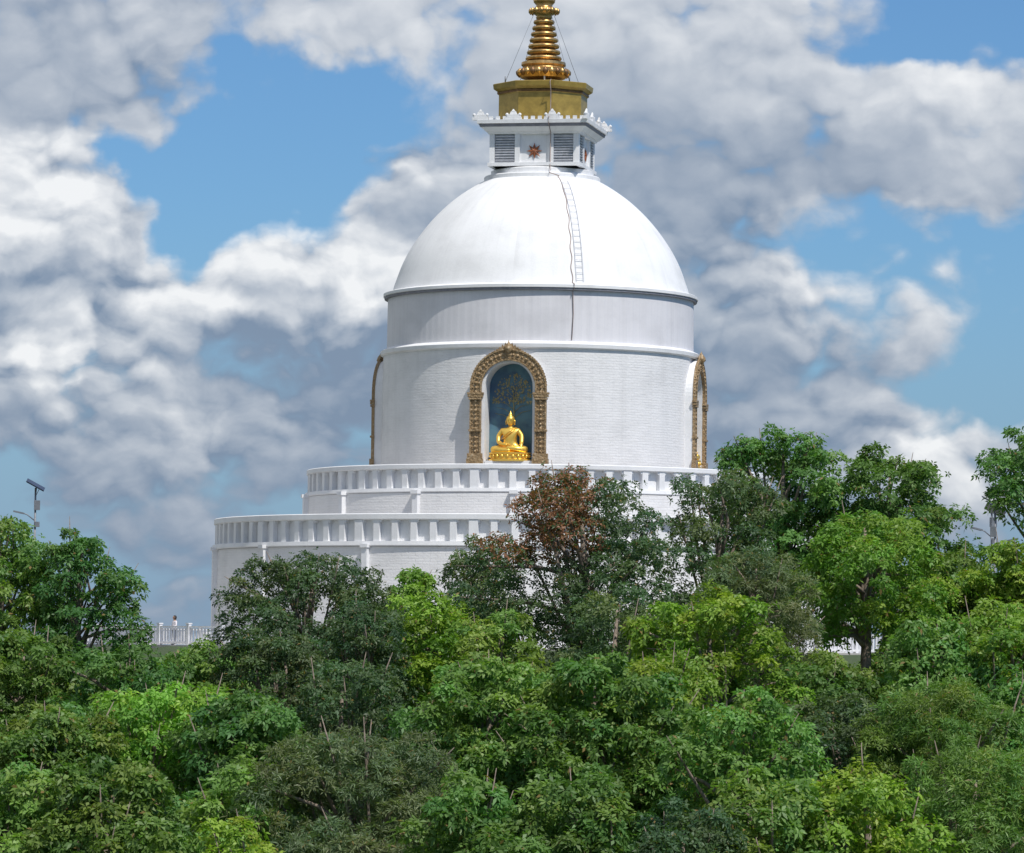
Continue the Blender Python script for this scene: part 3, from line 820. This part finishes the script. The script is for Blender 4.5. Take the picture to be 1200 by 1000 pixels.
# ------------------------------------------------------------------ SKY
w = bpy.data.worlds.new('World'); scene.world = w; w.use_nodes = True
nt = w.node_tree; bg = nt.nodes['Background']
SUN_EL, SUN_AZ = 56.0, 36.0
sky = nt.nodes.new('ShaderNodeTexSky'); sky.sky_type = 'NISHITA'; sky.sun_disc = False
sky.sun_elevation = R(SUN_EL); sky.sun_rotation = R(180 - SUN_AZ)
sky.air_density = 1.0; sky.dust_density = 0.4; sky.ozone_density = 2.0
tc = nt.nodes.new('ShaderNodeTexCoord')
sp = nt.nodes.new('ShaderNodeSeparateXYZ'); nt.links.new(tc.outputs['Generated'], sp.inputs[0])
dx, dy, dz = (E(nt, sp.outputs[i]) for i in range(3))
u = dx._m('ARCTAN2', dy) * 57.2958          # azimuth, degrees from north(+Y)
v = dz._m('ARCSINE') * 57.2958              # elevation, degrees
wc = noise(nt, xyz(nt, u, v), .6, 5, .52, dim='2D', color=True)
ws = nt.nodes.new('ShaderNodeSeparateXYZ'); nt.links.new(wc, ws.inputs[0])
w0, w1 = E(nt, ws.outputs[0]) - .5, E(nt, ws.outputs[1]) - .5
U = u + w0 * 1.9; V_ = v + w1 * 1.5
UF = u + w0 * .7; VF = v + w1 * .6
# weather map: azimuth -6.6..6.6 deg in 25 steps, elevation rows; digits = coverage / brightness / puffiness
rows = [ # elevation, coverage, brightness, puff
 (8.2, '9999878999999999999852112', '6556566777777777777766777', '2223333322222222333333333'),
 (7.25, '9999742111257999999999998', '5555555555555555566677887', '1223443444321111122233333'),
 (6.3, '9982000016999999999999987', '8886555556765554444444555', '7765555567642111111111222'),
 (5.45, '9997325447999999998645654', '9985679976544443445666666', '7776678975322222234444433'),
 (4.6, '9999999999999999999854322', '4455898799655555556876666', '4446877787422223346765432'),
 (3.7, '9999999999999999999997433', '7997643322233333344456555', '7886432222222222222334333'),
 (2.8, '8889998888888888888889986', '4445664322222222223345985', '3344554322222222223335764'),
 (1.6, '6677665555555555555555555', '2233322222222222222223332', '1112211111111111111111211'),
]
fu = (U + 6.61) * (1 / 13.22)
acc = None
els = [r_[0] for r_ in rows]
for k, (el, c1, c2, c3) in enumerate(rows):
    rp = nt.nodes.new('ShaderNodeValToRGB'); cr = rp.color_ramp; cr.interpolation = 'EASE'
    nt.links.new(fu.s, rp.inputs[0])
    for j in range(25):
        e = cr.elements[0] if j == 0 else (cr.elements[1] if j == 1 else cr.elements.new(j / 24))
        e.position = j / 24
    for j in range(25):
        cr.elements[j].color = (int(c1[j]) / 9, int(c2[j]) / 9, int(c3[j]) / 9, 1)
    if acc is None: acc = rp.outputs[0]
    else:
        acc = mixc(nt, 1.0 - V_.sstep(el, els[k - 1]), acc, rp.outputs[0])
ms_ = nt.nodes.new('ShaderNodeSeparateXYZ'); nt.links.new(acc, ms_.inputs[0])
cov, brt, puf = (E(nt, ms_.outputs[i]) for i in range(3))
def field(uu, vv_):
    a = noise(nt, xyz(nt, uu * .7, vv_ * 1.15), .62, 6, .53, dim='2D')
    p = voro(nt, xyz(nt, uu * .8, vv_ * 1.15), .95, 2, .5, dim='2D', feature='F1')
    return a * 1.15 - .075 + (0.20 - p * p) * .34
F0 = field(UF, VF); F1 = field(UF + .09, VF + .17)
alpha = (cov * 1.05 + (F0 - .52) * 1.0).sstep(.30, .74)
rel = (F0 - F1) * 2.2
shade = (brt * brt * .98 + .02 + rel * (puf * .85 + .03) + (F0 - .52) * (.22 + puf * .6)).clamp()
K = 10.0
def c10(c): return tuple(k * K for k in c)
base = mixc(nt, 1.0, sky.outputs[0], (0.47, 0.72, 1.0), 'MULTIPLY')
haze = (1.0 - v.sstep(0.0, 6.0)) * .75
base = mixc(nt, haze, base, c10((.225, .345, .52)))
ccol = mixc(nt, shade, c10((.215, .285, .395)), c10((.92, .93, .94)))
out = mixc(nt, alpha * .95, base, ccol)
nt.links.new(out, bg.inputs['Color']); bg.inputs['Strength'].default_value = 0.1

# sun
sd = bpy.data.lights.new('sun', 'SUN'); sd.energy = 4.1; sd.angle = R(.6); sd.color = (1, .96, .89)
so = bpy.data.objects.new('sun', sd); COL.objects.link(so)
dirv = Vector((math.sin(R(SUN_AZ)) * math.cos(R(SUN_EL)), -math.cos(R(SUN_AZ)) * math.cos(R(SUN_EL)), math.sin(R(SUN_EL))))
so.rotation_euler = dirv.to_track_quat('Z', 'Y').to_euler(); so.location = (60, -80, 120)

# camera
cd = bpy.data.cameras.new('camera'); cd.lens = 156; cd.sensor_width = 36; cd.clip_end = 60000; cd.clip_start = .5
co = bpy.data.objects.new('camera', cd); COL.objects.link(co)
mat = Matrix.Rotation(R(90 + 2.93), 4, 'X') @ Matrix.Rotation(R(.7), 4, 'Z')
co.matrix_world = Matrix.Translation(CAM) @ mat
scene.camera = co
vs_ = scene.view_settings; vs_.view_transform = 'Standard'; vs_.look = 'None'; vs_.exposure = 0
